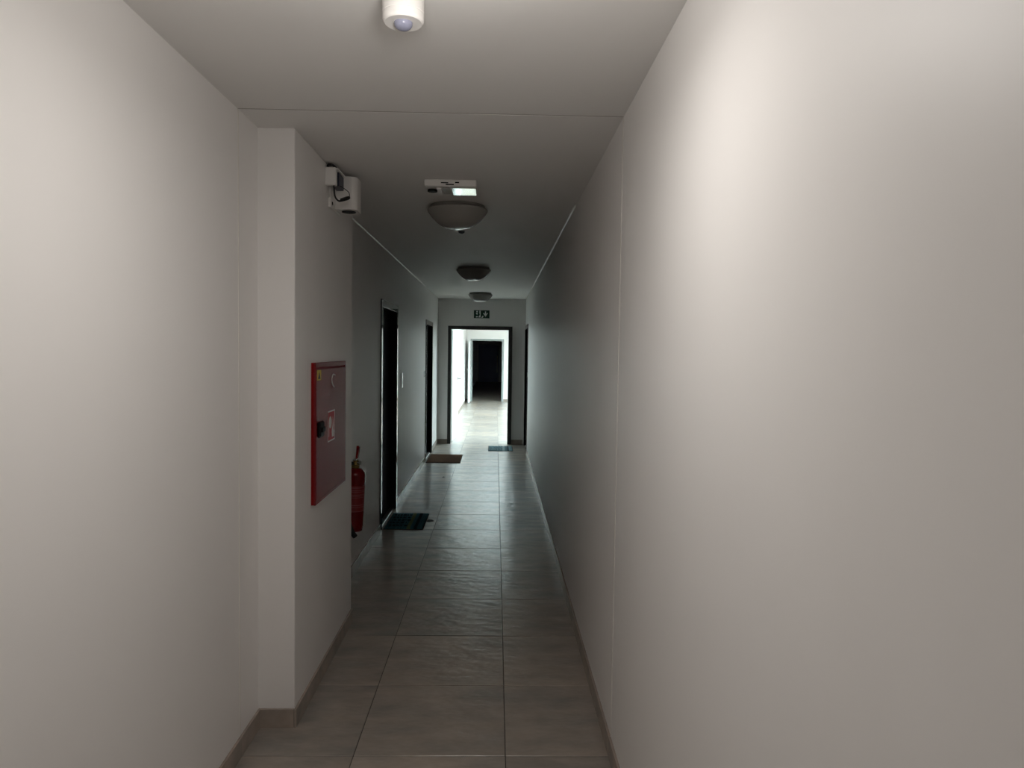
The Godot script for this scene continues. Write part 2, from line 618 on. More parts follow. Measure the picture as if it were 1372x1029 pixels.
func make_floor() -> void:
	var rng := RandomNumberGenerator.new()
	rng.seed = 7
	var f := thing("floor", Vector3(-0.25, 0, 6.0), "grey-brown stone-look floor tiles in a straight grid along the corridor", "floor", "", "structure")
	var st := mb()
	bx(st, Vector3(-1.4, -0.12, ZB - 0.2), Vector3(2.9, -0.003, ZD + 0.2))
	obj("grout", st, M.grout, f)
	# columns of tiles: [x0, x1]; lobby has more of them
	var near := [[-1.2, GX], [GX, GX + TL], [GX + TL, 0.72]]
	var lobby := [[-1.142, GX], [GX, GX + TL], [GX + TL, GX + 2 * TL], [GX + 2 * TL, GX + 3 * TL], [GX + 3 * TL, 1.8]]
	var cache := {}
	for k in range(-10, 34):
		var z0 := G0 + k * TL
		var cols: Array = near if z0 < ZE - 0.2 else lobby
		for c in cols:
			var variant := rng.randi() % 4
			var key := [c[0], c[1], variant]
			if not cache.has(key):
				org = Vector3(c[0], 0, 0)
				uvo = Vector2(rng.randf() * 3.0, rng.randf() * 3.0)
				st = mb()
				bx(st, Vector3(c[0] + 0.0016, -0.009, 0.0024), Vector3(c[1] - 0.0016, 0, TL - 0.0024), 0.0012)
				cache[key] = st.commit()
			var o := MeshInstance3D.new()
			o.mesh = cache[key]
			o.material_override = M["tile_%d" % ((variant + (k + 40)) % 4)]
			o.name = "tile"
			f.add_child(o, true)
			o.position = v(Vector3(c[0], 0, z0) - Vector3(-0.25, 0, 6.0))
	done()
	org = Vector3(-0.25, 0, 6.0)
	st = mb()
	for k in range(34, 59):
		for c in [[-0.99, GX], [GX, GX + TL], [GX + TL, 0.55]]:
			uvo = Vector2(rng.randf() * 3.0, rng.randf() * 3.0)
			bx(st, Vector3(c[0] + 0.0015, -0.009, G0 + k * TL + 0.0015), Vector3(c[1] - 0.0015, 0, G0 + (k + 1) * TL - 0.0015), 0.0012)
	obj("far_tiles", st, M.tile_0, f).set_meta("kind", "stuff")
	done()

# a skirting of cut tiles: along z at the wall plane x (s = side it stands out to), or along x
func skirting(called: String, label: String, runs: Array, sk := 0.0) -> void:
	var r0: Array = runs[0]
	var base := Vector3(r0[1], 0, r0[2]) if r0[0] == "z" else Vector3(r0[2], 0, r0[1])
	var o := thing(called, base, label, "baseboard", "", "structure")
	skew = sk
	var t := 0.0105
	for r in runs:
		# r = [axis, plane, from, to, side]
		var p: float = r[2]
		while p < r[3] - 0.001:
			var q := minf(p + TL, r[3])
			if r[0] == "z":
				q = minf(G0 + (floorf((p - G0 + 0.001) / TL) + 1.0) * TL, r[3])
			if r[3] - q < 0.04:
				q = r[3]
			uvo = Vector2(p * 1.7, p * 0.9)
			var st := mb()
			if r[0] == "z":
				bx(st, Vector3(r[1], 0.0005, p + 0.0008), Vector3(r[1] + r[4] * t, 0.08, q - 0.0008), 0.0012)
			else:
				bx(st, Vector3(p + 0.0008, 0.0005, r[1]), Vector3(q - 0.0008, 0.08, r[1] + r[4] * t), 0.0012)
			obj("tile", st, M.skirting_tile, o)
			p = q
	done()

func make_skirtings() -> void:
	skirting("baseboard_left", "grey tile skirting along the near left wall", [["z", XL, ZB, 2.976, 1.0]])
	skirting("baseboard_pillar", "grey tile skirting round the pillar", [["z", XP, 2.977, 4.17, 1.0], ["x", 2.9876, XL + 0.0, XP, -1.0]])
	skirting("baseboard_left_far", "grey tile skirting along the left wall between pillar, doors and end wall", [["z", XF, 4.17, 6.225, 1.0], ["z", XF, 7.27, 10.195, 1.0], ["z", XF, 11.26, ZE - 0.011, 1.0]])
	skirting("baseboard_right", "grey tile skirting along the right wall", [["z", XR, ZB, 11.195, -1.0]], 0.0032)
	skirting("baseboard_end", "dark tile skirting either side of the lobby doorway", [["x", ZE, XF, -0.825, -1.0], ["x", ZE, 0.28, 0.48, -1.0]])
	skirting("baseboard_lobby", "pale tile skirting in the lobby", [["z", -0.95, ZE + 0.2, ZL, 1.0], ["x", ZL, 0.255, 1.7, -1.0], ["x", ZL, -0.94, -0.81, -1.0]])
	skirting("baseboard_far", "tile skirting in the unlit corridor beyond the lobby", [["z", -0.97, ZL + 0.2, ZD, 1.0]])

# ---------------------------------------------------------------- doors
# a black flush door in a niche of a side wall; s = direction into the corridor
func side_door(called: String, label: String, xw: float, s: float, z0: float, z1: float, sk: float, handle_far: bool) -> void:
	var o := thing(called, Vector3(xw, 0, (z0 + z1) * 0.5), label, "door", "", "structure")
	skew = sk
	var face := xw + s * 0.012
	var deep := xw - s * 0.10
	var st := mb()
	for j in [[z0, z0 + 0.066, z0 + 0.0205], [z1 - 0.066, z1, z1 - 0.0205]]:
		bx(st, Vector3(xw + s * 0.0004, 0, j[0]), Vector3(face, 2.045, j[1]), 0.0015)
	obj("jamb", st, M.black_frame, o)
	st = mb()
	bx(st, Vector3(deep, 0, z0 + 0.021), Vector3(xw + s * 0.0004, 1.98, z0 + 0.066), 0.0)
	bx(st, Vector3(deep, 0, z1 - 0.066), Vector3(xw + s * 0.0004, 1.98, z1 - 0.021), 0.0)
	bx(st, Vector3(deep, 1.98, z0 + 0.021), Vector3(xw + s * 0.0004, 2.018, z1 - 0.021), 0.0)
	obj("reveal", st, M.black_door, o)
	st = mb()
	bx(st, Vector3(xw + s * 0.0004, 1.98, z0 + 0.0665), Vector3(face, 2.045, z1 - 0.0665), 0.0015)
	obj("head", st, M.black_frame, o)
	st = mb()
	bx(st, Vector3(xw - s * 0.105, 0.006, z0 + 0.067), Vector3(xw - s * 0.06, 1.979, z1 - 0.067), 0.002)
	obj("leaf", st, M.black_door, o)
	st = mb()
	bx(st, Vector3(xw - s * 0.058, 0.0005, z0 + 0.067), Vector3(xw - s * 0.012, 0.012, z1 - 0.067), 0.004)
	obj("threshold", st, M.steel, o)
	st = mb()
	var zh := z1 - 0.14 if handle_far else z0 + 0.14
	bx(st, Vector3(xw - s * 0.0598, 0.93, zh - 0.02), Vector3(xw - s * 0.054, 1.17, zh + 0.02), 0.002)
	rod(st, Vector3(xw - s * 0.054, 1.06, zh), Vector3(xw - s * 0.012, 1.06, zh), 0.009, 12)
	rod(st, Vector3(xw - s * 0.016, 1.06, zh), Vector3(xw - s * 0.016, 1.06, zh + (-0.12 if handle_far else 0.12)), 0.009, 12)
	obj("handle", st, M.dark_plastic, o)
	done()

func lever(st: SurfaceTool, at: Vector3, n: Vector3, along: Vector3, reach: float) -> void:
	rod(st, at, at + n * reach, 0.009, 12)
	rod(st, at + n * (reach - 0.004) - along * 0.004, at + n * (reach - 0.004) + along * 0.125, 0.010, 12)

func make_doors() -> void:
	side_door("door_1", "black flush door in the left wall just past the red extinguisher", XF, 1.0, 6.225, 7.27, 0.0, false)
	side_door("door_2", "black flush door in the left wall above the brown doormat", XF, 1.0, 10.195, 11.26, 0.0, false)
	side_door("door_3", "black door in the right wall at the very end of the corridor", XR, -1.0, 11.195, 12.26, 0.0032, false)
	# open doorway to the lobby
	var o := thing("door_4", Vector3(-0.27, 0, ZE), "dark-framed open doorway in the end wall with its white leaf swung into the lobby", "door", "", "structure")
	var st := mb()
	for zf in [[ZE - 0.014, ZE - 0.0005], [ZE + 0.2005, ZE + 0.212]]:
		bx(st, Vector3(-0.825, 0, zf[0]), Vector3(-0.767, 1.978, zf[1]), 0.0015)
		bx(st, Vector3(0.215, 0, zf[0]), Vector3(0.28, 1.978, zf[1]), 0.0015)
		bx(st, Vector3(-0.825, 1.978, zf[0]), Vector3(0.28, 2.036, zf[1]), 0.0015)
	bx(st, Vector3(-0.799, 0, ZE - 0.001), Vector3(-0.767, 1.978, ZE + 0.201))
	bx(st, Vector3(0.215, 0, ZE - 0.001), Vector3(0.254, 1.978, ZE + 0.201))
	bx(st, Vector3(-0.799, 1.978, ZE - 0.001), Vector3(0.254, 2.009, ZE + 0.201))
	obj("frame", st, M.frame_end, o)
	# leaf hinged at the left, almost at a right angle
	var leaf := MeshInstance3D.new()
	var keep := org
	org = Vector3.ZERO
	st = mb()
	bx(st, Vector3(-0.04, 0.008, 0), Vector3(0, 1.97, 0.94), 0.002)
	leaf.mesh = st.commit()
	leaf.material_override = M.white_door
	leaf.name = "leaf"
	o.add_child(leaf, true)
	leaf.position = v(Vector3(-0.760, 0, ZE + 0.215) - keep)
	leaf.rotation.y = -0.058
	st = mb()
	bx(st, Vector3(0.0005, 1.055, 0.865), Vector3(0.007, 1.125, 0.895), 0.002)
	bx(st, Vector3(0.0005, 0.985, 0.868), Vector3(0.006, 1.03, 0.892), 0.002)
	lever(st, Vector3(0.006, 1.09, 0.88), Vector3(1, 0, 0), Vector3(0, 0, -1), 0.052)
	obj("handle", st, M.dull_steel, leaf)
	done()
	# doorway at the end of the lobby
	o = thing("door_5", Vector3(-0.28, 0, ZL), "grey-framed open doorway at the far end of the daylit lobby with its white leaf seen edge-on", "door", "", "structure")
	st = mb()
	bx(st, Vector3(-0.81, 0, ZL - 0.014), Vector3(-0.75, 1.945, ZL - 0.0005), 0.0015)
	bx(st, Vector3(0.195, 0, ZL - 0.014), Vector3(0.255, 1.945, ZL - 0.0005), 0.0015)
	bx(st, Vector3(-0.81, 1.945, ZL - 0.014), Vector3(0.255, 2.005, ZL - 0.0005), 0.0015)
	bx(st, Vector3(-0.779, 0, ZL - 0.001), Vector3(-0.75, 1.945, ZL + 0.2))
	bx(st, Vector3(0.195, 0, ZL - 0.001), Vector3(0.224, 1.945, ZL + 0.2))
	bx(st, Vector3(-0.779, 1.945, ZL - 0.001), Vector3(0.224, 1.974, ZL + 0.2))
	obj("frame", st, M.grey_frame, o)
	st = mb()
	bx(st, Vector3(-0.85, 0.008, 22.07), Vector3(-0.795, 1.94, ZL - 0.02), 0.002)
	var lf := obj("leaf", st, M.white_door, o)
	st = mb()
	for s in [-1.0, 1.0]:
		var xs: float = -0.8225 + s * 0.0278
		bx(st, Vector3(xs, 0.96, 22.12), Vector3(xs + s * 0.006, 1.14, 22.16), 0.002)
		lever(st, Vector3(xs + s * 0.004, 1.06, 22.14), Vector3(s, 0, 0), Vector3(0, 0, 1), 0.06)
	obj("handle", st, M.steel, o)
	done()
	o = thing("door_6", Vector3(-0.43, 0, ZD), "dark navy door with a long upright pull handle at the end of the unlit corridor", "door", "", "structure")
	st = mb()
	bx(st, Vector3(-0.93, 0.005, ZD - 0.05), Vector3(0.15, 1.98, ZD - 0.001), 0.003)
	obj("leaf", st, M.navy_door, o)
	st = mb()
	rod(st, Vector3(0.075, 0.5, ZD - 0.11), Vector3(0.075, 1.4, ZD - 0.11), 0.016, 10)
	rod(st, Vector3(0.075, 0.6, ZD - 0.11), Vector3(0.075, 0.6, ZD - 0.05), 0.01, 8)
	rod(st, Vector3(0.075, 1.3, ZD - 0.11), Vector3(0.075, 1.3, ZD - 0.05), 0.01, 8)
	obj("pull_handle", st, M.white_plastic, o)
	done()

# ---------------------------------------------------------------- fittings
func ceiling_lamp(x: float, z: float, lit: bool, label: String) -> void:
	var c := Vector3(x, HC, z)
	var o := thing("ceiling_lamp", c, label, "lamp", "dome ceiling lamps along the corridor")
	var st := mb()
	lathe(st, c, [Vector2(0.0, -0.0005), Vector2(0.170, -0.0005), Vector2(0.170, -0.0005), Vector2(0.170, -0.0185), Vector2(0.170, -0.0185), Vector2(0.10, -0.0195)], 48)
	obj("base", st, M.lamp_base, o)
	st = mb()
	var prof := [Vector2(0.164, -0.020), Vector2(0.180, -0.0205), Vector2(0.1865, -0.024), Vector2(0.1875, -0.030), Vector2(0.186, -0.036)]
	for k in range(1, 19):
		var q := 1.0 - k / 18.0
		prof.append(Vector2(0.186 * q, -0.036 - 0.107 * (1.0 - pow(q, 2.7))))
	lathe(st, c, prof, 56)
	obj("shade", st, M.lit_glass if lit else M.opal_glass, o)
	if lit:
		var l := OmniLight3D.new()
		l.name = "lamp_light"
		l.light_color = LAMP_COLOR
		l.light_energy = LAMP_ENERGY
		l.omni_range = 60.0
		l.omni_attenuation = 2.0
		l.light_size = 0.06
		l.shadow_enabled = true
		o.add_child(l)
		l.position = Vector3(0, -0.175, 0)
		# most of a shallow dome's light leaves downwards
		var d := AreaLight3D.new()
		d.name = "dome_light"
		d.light_color = LAMP_COLOR
		d.light_energy = DOME_ENERGY
		d.area_size = Vector2(0.27, 0.27)
		d.area_range = 60.0
		d.area_attenuation = 2.0
		d.shadow_enabled = true
		o.add_child(d)
		d.position = Vector3(0, -0.15, 0)
		d.rotation.x = -PI / 2
	done()

func motion_sensor(x: float, z: float, label: String, lens: String) -> void:
	var c := Vector3(x, HC, z)
	var o := thing("motion_sensor", c, label, "sensor", "round ceiling motion sensors")
	var st := mb()
	lathe(st, c, [Vector2(0.0, -0.0005), Vector2(0.053, -0.0005), Vector2(0.053, -0.0005), Vector2(0.053, -0.044), Vector2(0.053, -0.044), Vector2(0.0515, -0.0455), Vector2(0.0515, -0.0455), Vector2(0.0525, -0.047), Vector2(0.0525, -0.047), Vector2(0.0525, -0.060), Vector2(0.051, -0.066), Vector2(0.047, -0.069), Vector2(0.047, -0.069), Vector2(0.043, -0.0685), Vector2(0.043, -0.0685), Vector2(0.02, -0.067)], 48)
	obj("housing", st, M.white_plastic, o)
	st = mb()
	var prof := [Vector2(0.0235, -0.066), Vector2(0.0235, -0.070)]
	for k in range(1, 9):
		var a := PI / 2 * k / 8.0
		prof.append(Vector2(0.0235 * cos(a), -0.070 - 0.016 * sin(a)))
	lathe(st, c, prof, 32)
	obj("lens", st, M[lens], o)
	done()

func make_emergency_light() -> void:
	var o := thing("emergency_light", Vector3(-0.25, HC, 3.91), "uncovered white emergency light unit on the ceiling with half a bright reflector", "light fitting")
	var x0 := -0.388
	var x1 := -0.113
	var st := mb()
	bx(st, Vector3(x0, HC - 0.036, 3.81), Vector3(x1, HC - 0.0005, 4.01), 0.004)
	obj("housing", st, M.white_plastic, o)
	st = mb()
	bx(st, Vector3(-0.300, HC - 0.0215, 3.808), Vector3(-0.262, HC - 0.0165, 3.81))
	bx(st, Vector3(-0.275, HC - 0.031, 3.808), Vector3(-0.232, HC - 0.025, 3.81))
	bx(st, Vector3(-0.226, HC - 0.020, 3.808), Vector3(-0.205, HC - 0.014, 3.81))
	obj("slot", st, M.dark_plastic, o)
	st = mb()
	rod(st, Vector3(-0.352, HC - 0.0365, 3.9), Vector3(-0.352, HC - 0.048, 3.9), 0.026, 24)
	obj("lamp_socket", st, M.dark_plastic, o)
	st = mb()
	bx(st, Vector3(-0.325, HC - 0.046, 3.845), Vector3(-0.300, HC - 0.0365, 3.97), 0.002)
	obj("terminal", st, M.white_plastic, o)
	st = mb()
	bx(st, Vector3(-0.296, HC - 0.042, 3.84), Vector3(-0.255, HC - 0.0365, 3.98), 0.002)
	obj("circuit_cover", st, M.grey_plastic, o)
	st = mb()
	bx(st, Vector3(-0.247, HC - 0.044, 3.825), Vector3(x1 - 0.003, HC - 0.0365, 3.995), 0.003)
	obj("reflector", st, M.reflector, o)
	done()

func make_wall_unit() -> void:
	var o := thing("alarm_unit", Vector3(XP, 2.38, 3.7), "white wall unit with dangling black cable high on the pillar side", "wall unit")
	var x := XP + 0.0005
	var st := mb()
	bx(st, Vector3(x, 2.305, 3.60), Vector3(x + 0.006, 2.475, 3.82), 0.001)
	bx(st, Vector3(x, 2.30, 3.57), Vector3(x + 0.014, 2.345, 3.63), 0.002)
	obj("back_plate", st, M.white_plastic, o)
	st = mb()
	# big body with rounded upright edges
	var out := PackedVector2Array()
	var r := 0.035
	var w := 0.107
	var d := 0.15
	out.append(Vector2(0, 0))
	for k in 7:
		var a := -PI / 2 + PI / 2 * k / 6.0
		out.append(Vector2(w - r + r * cos(a), r + r * sin(a)))
	for k in 7:
		var a := PI / 2 * k / 6.0
		out.append(Vector2(w - r + r * cos(a), d - r + r * sin(a)))
	out.append(Vector2(0, d))
	plate(st, Vector3(x + 0.0065, 2.48, 3.70), Vector3(1, 0, 0), Vector3(0, 0, 1), out, 0.165)
	obj("body", st, M.white_plastic, o)
	st = mb()
	rod(st, Vector3(x + 0.062, 2.3145, 3.765), Vector3(x + 0.062, 2.311, 3.765), 0.036, 24)
	obj("opening", st, M.dark_plastic, o)
	st = mb()
	bx(st, Vector3(x, 2.392, 3.50), Vector3(x + 0.052, 2.477, 3.535), 0.003)
	obj("junction_box", st, M.white_plastic, o)
	st = mb()
	bx(st, Vector3(x + 0.004, 2.474, 3.536), Vector3(x + 0.056, 2.482, 3.70), 0.001)
	obj("bracket", st, M.white_plastic, o)
	st = mb()
	bx(st, Vector3(x + 0.012, 2.405, 3.585), Vector3(x + 0.05, 2.473, 3.695), 0.003)
	obj("battery", st, M.navy_plastic, o)
	st = mb()
	rod(st, Vector3(x + 0.014, 2.3225, 3.60), Vector3(x + 0.0158, 2.3225, 3.60), 0.009, 12)
	obj("screw", st, M.dark_plastic, o)
	st = mb()
	tube(st, [Vector3(x + 0.040, 2.393, 3.515), Vector3(x + 0.042, 2.365, 3.515), Vector3(x + 0.046, 2.338, 3.52), Vector3(x + 0.060, 2.322, 3.53), Vector3(x + 0.075, 2.330, 3.54), Vector3(x + 0.095, 2.345, 3.56)], 0.0042, 10)
	tube(st, [Vector3(x + 0.062, 2.321, 3.531), Vector3(x + 0.080, 2.328, 3.545), Vector3(x + 0.100, 2.340, 3.565), Vector3(x + 0.103, 2.350, 3.575), Vector3(x + 0.090, 2.346, 3.565), Vector3(x + 0.068, 2.331, 3.54)], 0.0048, 10)
	tube(st, [Vector3(x + 0.103, 2.348, 3.575), Vector3(x + 0.100, 2.372, 3.58), Vector3(x + 0.075, 2.395, 3.60), Vector3(x + 0.046, 2.412, 3.60)], 0.0018, 8)
	obj("cable", st, M.cable_black, o)
	st = mb()
	tube(st, [Vector3(x + 0.012, 2.478, 3.508), Vector3(x + 0.016, 2.491, 3.512), Vector3(x + 0.030, 2.494, 3.53), Vector3(x + 0.042, 2.485, 3.56)], 0.0055, 10)
	obj("grommet", st, M.cable_black, o)
	done()

func make_hose_cabinet() -> void:
	var z0 := 3.25
	var z1 := 3.895
	var y0 := 0.888
	var y1 := 1.54
	var xf := -0.812
	var o := thing("hose_cabinet", Vector3(XP, y0, (z0 + z1) * 0.5), "red metal fire hose cabinet with black latch on the pillar side", "fire cabinet")
	var st := mb()
	var x := XP + 0.0005
	bx(st, Vector3(x, y0 + 0.001, z0 + 0.0005), Vector3(xf - 0.0085, y1 - 0.001, z1 - 0.0005), 0.001)
	obj("body", st, M.red_side, o)
	st = mb()
	bx(st, Vector3(xf - 0.0084, y1 - 0.022, z0), Vector3(xf, y1, z1), 0.001)
	bx(st, Vector3(xf - 0.0084, y0, z0), Vector3(xf, y0 + 0.014, z1), 0.001)
	bx(st, Vector3(xf - 0.0084, y0 + 0.014, z0), Vector3(xf, y1 - 0.022, z0 + 0.008), 0.001)
	bx(st, Vector3(xf - 0.0084, y0 + 0.014, z1 - 0.012), Vector3(xf, y1 - 0.022, z1), 0.001)
	obj("frame", st, M.red_coat, o)
	st = mb()
	bx(st, Vector3(xf - 0.0083, y0 + 0.017, z0 + 0.011), Vector3(xf + 0.0008, y1 - 0.031, z1 - 0.015), 0.0012)
	var door := obj("door", st, M.red_coat, o)
	var xd := xf + 0.0008
	# black recessed latch with its turning knob
	st = mb()
	bx(st, Vector3(xd, 1.194, 3.268), Vector3(xd + 0.016, 1.269, 3.352), 0.007)
	bx(st, Vector3(xd + 0.016, 1.220, 3.284), Vector3(xd + 0.024, 1.243, 3.338), 0.003)
	obj("latch", st, M.dark_plastic, door)
	# yellow warning sticker with a black triangle
	st = mb()
	bx(st, Vector3(xd, 1.458, 3.272), Vector3(xd + 0.0006, 1.505, 3.345))
	obj("warning_sticker", st, M.sticker_yellow, door)
	st = mb()
	var ux := Vector3(0, 0, -1)
	var uy := Vector3(0, 1, 0)
	var tp := Vector3(xd + 0.0006, 1.481, 3.3085)
	plate(st, tp, ux, uy, PackedVector2Array([Vector2(-0.022, -0.017), Vector2(0.022, -0.017), Vector2(0, 0.019)]), 0.0004)
	obj("warning_triangle", st, M.ink, door)
	# grey-white mark under the upper edge
	st = mb()
	tube(st, [Vector3(xd + 0.0005, 1.472, 3.63), Vector3(xd + 0.0005, 1.476, 3.585), Vector3(xd + 0.0005, 1.452, 3.555), Vector3(xd + 0.0005, 1.428, 3.575), Vector3(xd + 0.0005, 1.412, 3.61)], 0.0035, 6)
	obj("door_marking", st, M.sticker_white, door)
	# hose sign: white border, flame and reel
	var sc := Vector3(xd, 1.224, 3.552)
	var h := 0.076
	st = mb()
	bx(st, sc + Vector3(0, -h, -h), sc + Vector3(0.0005, h, h))
	var sign := obj("hose_sign", st, M.sticker_red, door)
	st = mb()
	var e := 0.007
	for q in [[-h, -h, h, -h + e], [-h, h - e, h, h], [-h, -h + e, -h + e, h - e], [h - e, -h + e, h, h - e]]:
		plate(st, sc + Vector3(0.0005, 0, 0), ux, uy, PackedVector2Array([Vector2(q[0], q[1]), Vector2(q[2], q[1]), Vector2(q[2], q[3]), Vector2(q[0], q[3])]), 0.0003)
	obj("sign_border", st, M.sticker_white, door)
	st = mb()
	var reel := PackedVector2Array()
	for k in 20:
		var a := TAU * k / 20.0
		reel.append(Vector2(0.022 + 0.030 * cos(a), 0.018 + 0.030 * sin(a)))
	plate(st, sc + Vector3(0.0005, 0, 0), ux, uy, reel, 0.0003)
	plate(st, sc + Vector3(0.0005, 0, 0), ux, uy, PackedVector2Array([Vector2(0.045, -0.05), Vector2(0.052, -0.05), Vector2(0.052, 0.02), Vector2(0.045, 0.02)]), 0.0003)
	plate(st, sc + Vector3(0.0005, 0, 0), ux, uy, PackedVector2Array([Vector2(-0.055, -0.058), Vector2(-0.015, -0.058), Vector2(-0.008, -0.03), Vector2(-0.02, 0.0), Vector2(-0.026, -0.018), Vector2(-0.034, 0.045), Vector2(-0.05, 0.0), Vector2(-0.046, -0.02), Vector2(-0.06, -0.03)]), 0.0003)
	obj("sign_symbol", st, M.sticker_white, door)
	done()

func make_extinguisher() -> void:
	var base := Vector3(-0.924, 0.425, 4.655)
	var o := thing("fire_extinguisher", base, "red fire extinguisher hanging slightly tilted on the wall behind the pillar", "extinguisher")
	o.rotation.z = deg_to_rad(-2.6)
	var r := 0.067
	var h := 0.41
	var st := mb()
	var prof := [Vector2(0, 0.012), Vector2(0.05, 0.010), Vector2(0.05, 0.010), Vector2(0.056, 0.0), Vector2(0.064, 0.0), Vector2(r - 0.002, 0.02), Vector2(r, 0.03), Vector2(r, h - 0.05)]
	for k in range(1, 9):
		var a := PI / 2 * k / 8.0
		prof.append(Vector2(0.018 + (r - 0.018) * cos(a), h - 0.05 + 0.05 * sin(a)))
	lathe(st, base, prof, 40)
	var body := obj("cylinder", st, M.red_gloss, o)
	# printed label wrapped round the front half
	st = mb()
	for q in [[0.13, 0.30, 0.0005]]:
		var rows := []
		for y in [q[0], q[1]]:
			var line := []
			for k in 21:
				var a := -PI * 0.95 + PI * 1.15 * k / 20.0
				line.append(base + Vector3((r + q[2]) * cos(a), y, (r + q[2]) * sin(a)))
			rows.append(line)
		grid(st, rows, false, func(p: Vector3) -> Vector3: return Vector3(p.x - base.x, 0, p.z - base.z))
	obj("label", st, mat("label_red", rgb(122, 26, 30), 0.4), body)
	for q in [[0.285, 0.290], [0.268, 0.272], [0.258, 0.262], [0.240, 0.244], [0.232, 0.235], [0.222, 0.225], [0.172, 0.176], [0.160, 0.163], [0.132, 0.135]]:
		st = mb()
		var rows := []
		for y in q:
			var line := []
			for k in 17:
				var a := -PI * 0.78 + PI * 0.72 * k / 16.0
				line.append(base + Vector3((r + 0.0011) * cos(a), y, (r + 0.0011) * sin(a)))
			rows.append(line)
		grid(st, rows, false, func(p: Vector3) -> Vector3: return Vector3(p.x - base.x, 0, p.z - base.z))
		obj("label_line", st, M.label_print, body)
	# valve
	st = mb()
	lathe(st, base, [Vector2(0.0, h), Vector2(0.026, h), Vector2(0.026, h), Vector2(0.026, h + 0.016), Vector2(0.026, h + 0.016), Vector2(0.017, h + 0.018), Vector2(0.016, h + 0.055), Vector2(0.016, h + 0.055), Vector2(0.0, h + 0.056)], 28)
	obj("valve", st, M.brass, o)
	st = mb()
	lathe_side(st, base + Vector3(0.017, h + 0.034, -0.004), Vector3(1, 0, -0.4).normalized(), 0.014, 0.016)
	obj("gauge", st, M.chrome, o)
	st = mb()
	var hy := h + 0.050
	bx(st, base + Vector3(-0.012, hy, -0.05), base + Vector3(0.012, hy + 0.010, 0.02), 0.003)
	obj("carry_handle", st, M.chrome, o)
	st = mb()
	tube(st, [base + Vector3(0.004, hy + 0.012, 0.012), base + Vector3(0.008, hy + 0.045, 0.0), base + Vector3(0.016, hy + 0.092, -0.035)], 0.009, 10)
	obj("squeeze_lever", st, M.red_side, o)
	st = mb()
	tube(st, [base + Vector3(0.013, hy + 0.018, 0.004), base + Vector3(0.020, hy + 0.055, -0.008), base + Vector3(0.027, hy + 0.092, -0.035)], 0.004, 8)
	obj("safety_pin", st, M.chrome, o)
	# hose and nozzle hang down the left side and curl under the base
	st = mb()
	tube(st, [base + Vector3(-0.016, h + 0.03, -0.01), base + Vector3(-0.055, h + 0.0, -0.055), base + Vector3(-0.045, h - 0.12, -0.078), base + Vector3(-0.030, 0.16, -0.082), base + Vector3(-0.006, 0.06, -0.082)], 0.011, 12)
	obj("hose", st, M.cable_black, o)
	st = mb()
	tube(st, [base + Vector3(-0.008, 0.07, -0.082), base + Vector3(0.008, 0.015, -0.08), base + Vector3(0.034, -0.026, -0.07)], 0.017, 14)
	obj("nozzle", st, M.cable_black, o)
	st = mb()
	bx(st, base + Vector3(-0.0845, 0.27, -0.03), base + Vector3(-0.073, 0.36, 0.03), 0.002)
	obj("bracket", st, M.dark_plastic, o)
	done()

func lathe_side(st: SurfaceTool, a: Vector3, d: Vector3, r: float, l: float) -> void:
	rod(st, a, a + d * l, r, 20)

func make_exit_sign() -> void:
	var x0 := -0.386
	var x1 := -0.118
	var y0 := 2.172
	var y1 := 2.309
	var zf := ZE - 0.012
	var o := thing("exit_sign", Vector3((x0 + x1) / 2, y0, ZE), "green emergency exit sign with running figure and down arrow above the doorway", "sign")
	var st := mb()
	bx(st, Vector3(x0, y0, zf), Vector3(x1, y1, ZE - 0.0005), 0.001)
	obj("panel", st, M.sign_green, o)
	var ux := Vector3(-1, 0, 0)
	var uy := Vector3(0, 1, 0)
	var c := Vector3((x0 + x1) / 2, (y0 + y1) / 2, zf)
	var P := func(s: SurfaceTool, pts: Array) -> void:
		var out := PackedVector2Array()
		for p in pts:
			out.append(Vector2(-p[0], p[1]))
		plate(s, c, ux, uy, out, 0.0008)
	st = mb()
	P.call(st, [[0.056, 0.050], [0.074, 0.050], [0.074, 0.004], [0.090, 0.022], [0.108, 0.022], [0.065, -0.046], [0.022, 0.022], [0.040, 0.022], [0.056, 0.004]])
	obj("arrow", st, M.sign_white, o)
	st = mb()
	# door opening: a white panel from which the green figure is left out is read as strokes here
	P.call(st, [[-0.058, -0.056], [-0.018, -0.056], [-0.018, 0.060], [-0.040, 0.060], [-0.040, 0.020], [-0.030, -0.010], [-0.045, -0.03]])
	P.call(st, [[-0.100, 0.036], [-0.088, 0.056], [-0.066, 0.056], [-0.062, 0.040], [-0.072, 0.030]])
	P.call(st, [[-0.098, 0.020], [-0.074, 0.026], [-0.066, 0.006], [-0.078, -0.012], [-0.096, 0.004]])
	P.call(st, [[-0.104, -0.052], [-0.094, -0.034], [-0.070, -0.030], [-0.064, -0.048], [-0.080, -0.058]])
	P.call(st, [[-0.012, -0.060], [0.022, -0.060], [0.034, -0.030], [0.018, -0.024], [0.004, -0.042]])
	obj("pictogram", st, M.sign_white, o)
	done()

